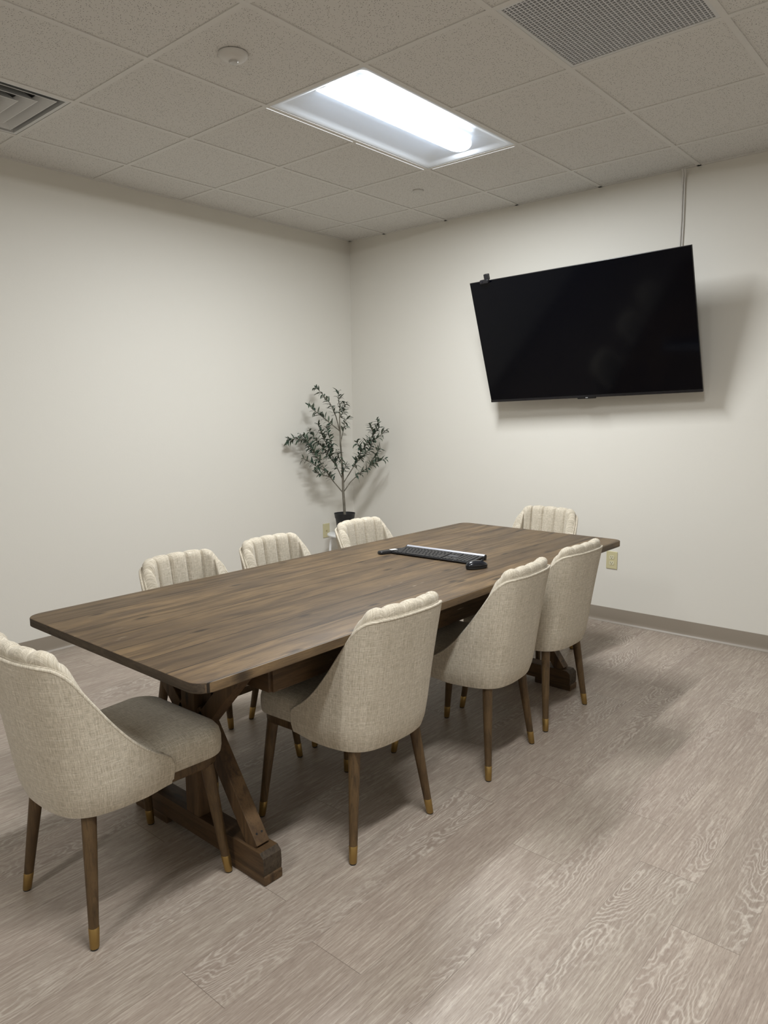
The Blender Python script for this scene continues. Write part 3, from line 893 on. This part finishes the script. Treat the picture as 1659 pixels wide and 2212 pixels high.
for s in (-1, 1):
    link('keyboard_foot', bx((s*(KW-.02)-.01, -KD+.004, 0), (s*(KW-.02)+.01, -KD+.02, .0035)), RUB, kb)
KEYM = mat('black_key', (.016, .016, .019), .32)
keyproto = {}
def key(x0, x1, y0, y1):
    w_ = round(x1-x0, 4); d_ = round(y1-y0, 4)
    if (w_, d_) not in keyproto:
        o = link('key', bx((-w_/2, -d_/2, 0), (w_/2, d_/2, .0022), .0008, 1), KEYM, kb); keyproto[(w_, d_)] = o
    else:
        o = keyproto[(w_, d_)].copy(); C.objects.link(o); o.parent = kb
    yc = (y0+y1)/2
    o.location = ((x0+x1)/2, yc, .0104+(yc+KD)*math.tan(.075)); o.rotation_euler = (.075, 0, 0)
pit = .0188; g = .0028
x = -KW+.006
rowsk = [(-KD+.005, .016, [1.25, 1.25, 1.25, 6.0, 1.25, 1.25, 1.25, 1.0]),
         (-KD+.0235, .016, [2.25]+[1]*10+[2.25]), (-KD+.042, .016, [1.75]+[1]*11+[1.75]),
         (-KD+.0605, .016, [1.5]+[1]*12+[1.0]), (-KD+.079, .016, [1]*13+[1.5]), (-KD+.0975, .0115, [1.04]*14)]
for y, d_, ws in rowsk:
    x = -KW+.006; tot = sum(ws); sc_ = 14.5/tot
    for wk in ws:
        key(x, x+wk*sc_*pit-g, y, y+d_); x += wk*sc_*pit
xn = -KW+.006+14.5*pit+.006
for rw, (y, d_, _) in enumerate(rowsk):
    cols = (1,) if rw == 1 else (0, 1, 2) if rw in (0, 4, 5) else ()
    for c0 in cols: key(xn+c0*pit, xn+c0*pit+pit-g, y, y+d_)
xm = xn+3*pit+.006
nk = int((KW-.004-xm)/pit)
for rw, (y, d_, _) in enumerate(rowsk):
    for c0 in range(max(0, nk)): key(xm+c0*pit, xm+c0*pit+pit-g, y, y+d_)
pn = link('badge_panel', bx((xn, -.0105, 0), (xn+3*pit-g, .0155, .0012), .0004), mat('panel_grey', (.05, .05, .055), .4), kb)
pn.location = (0, 0, .0103+(KD)*math.tan(.075)); pn.rotation_euler = (.075, 0, 0)

# mouse
ms = thing('computer_mouse', 'glossy black computer mouse beside the keyboard', 'mouse', (2.634, -2.026, TZ), R(-21))
bm = B(); n = 28
rs = []
for h, k in ((0.001, .93), (.004, .99), (.009, 1.0), (.012, .985)):
    rs.append([(.029*k*math.cos(2*PI*i/n)*(1-.10*math.cos(4*PI*i/n)), .053*k*math.sin(2*PI*i/n), h) for i in range(n)])
rings(bm, rs); link('mouse_base', bm, RUB, ms, smooth=True)
bm = B(); rs = []
for k in range(10):
    a = k/9*PI/2; kk = math.cos(a)**.75 if k < 9 else .02; 
    rs.append([(.030*kk*math.cos(2*PI*i/n)*(1-.08*math.cos(4*PI*i/n)), .054*kk*math.sin(2*PI*i/n)-.006*(1-kk), .0115+.023*math.sin(a)*(1-.18*(math.sin(2*PI*i/n)*kk))) for i in range(n)])
rings(bm, rs); sh = link('mouse_shell', bm, mat('mouse_gloss', (.012, .013, .017), .22), ms, smooth='all')
bm = B(); tube(bm, [(-.003, .028, .0275), (.003, .028, .0275)], .0075, 16); link('scroll_wheel', bm, RUB, ms, smooth=True)

# remote
rm = thing('remote_control', 'slim black remote with a white label lying at the left of the keyboard', 'remote', (2.122, -1.985, TZ), R(72))
bm = B(); rs = []
for ins, z in ((.004, 0), (0, .003), (0, .011), (.003, .015)):
    rs.append([(x, y, z) for x, y in [(a_, b_) for b_, a_ in rrect(.019-ins, -.078+ins, .078-ins, .012, 5)]])
rings(bm, rs); link('remote_body', bm, BLACK, rm, smooth=True)
link('label_sticker', bx((-.012, -.012, .0148), (.022, .012, .0156)), mat('white_label', (.7, .7, .68), .5), rm)
bm0 = None
btn = None
for i in range(4):
    for j in range(3):
        if btn is None:
            bm = B(); lathe(bm, [(.0032, 0), (.0032, .0012), (.0024, .0016)], 10)
            btn = link('button', bm, RUB, rm); o = btn
        else:
            o = btn.copy(); C.objects.link(o); o.parent = rm
        o.location = (.034+i*.0105, -.009+j*.009, .0148)
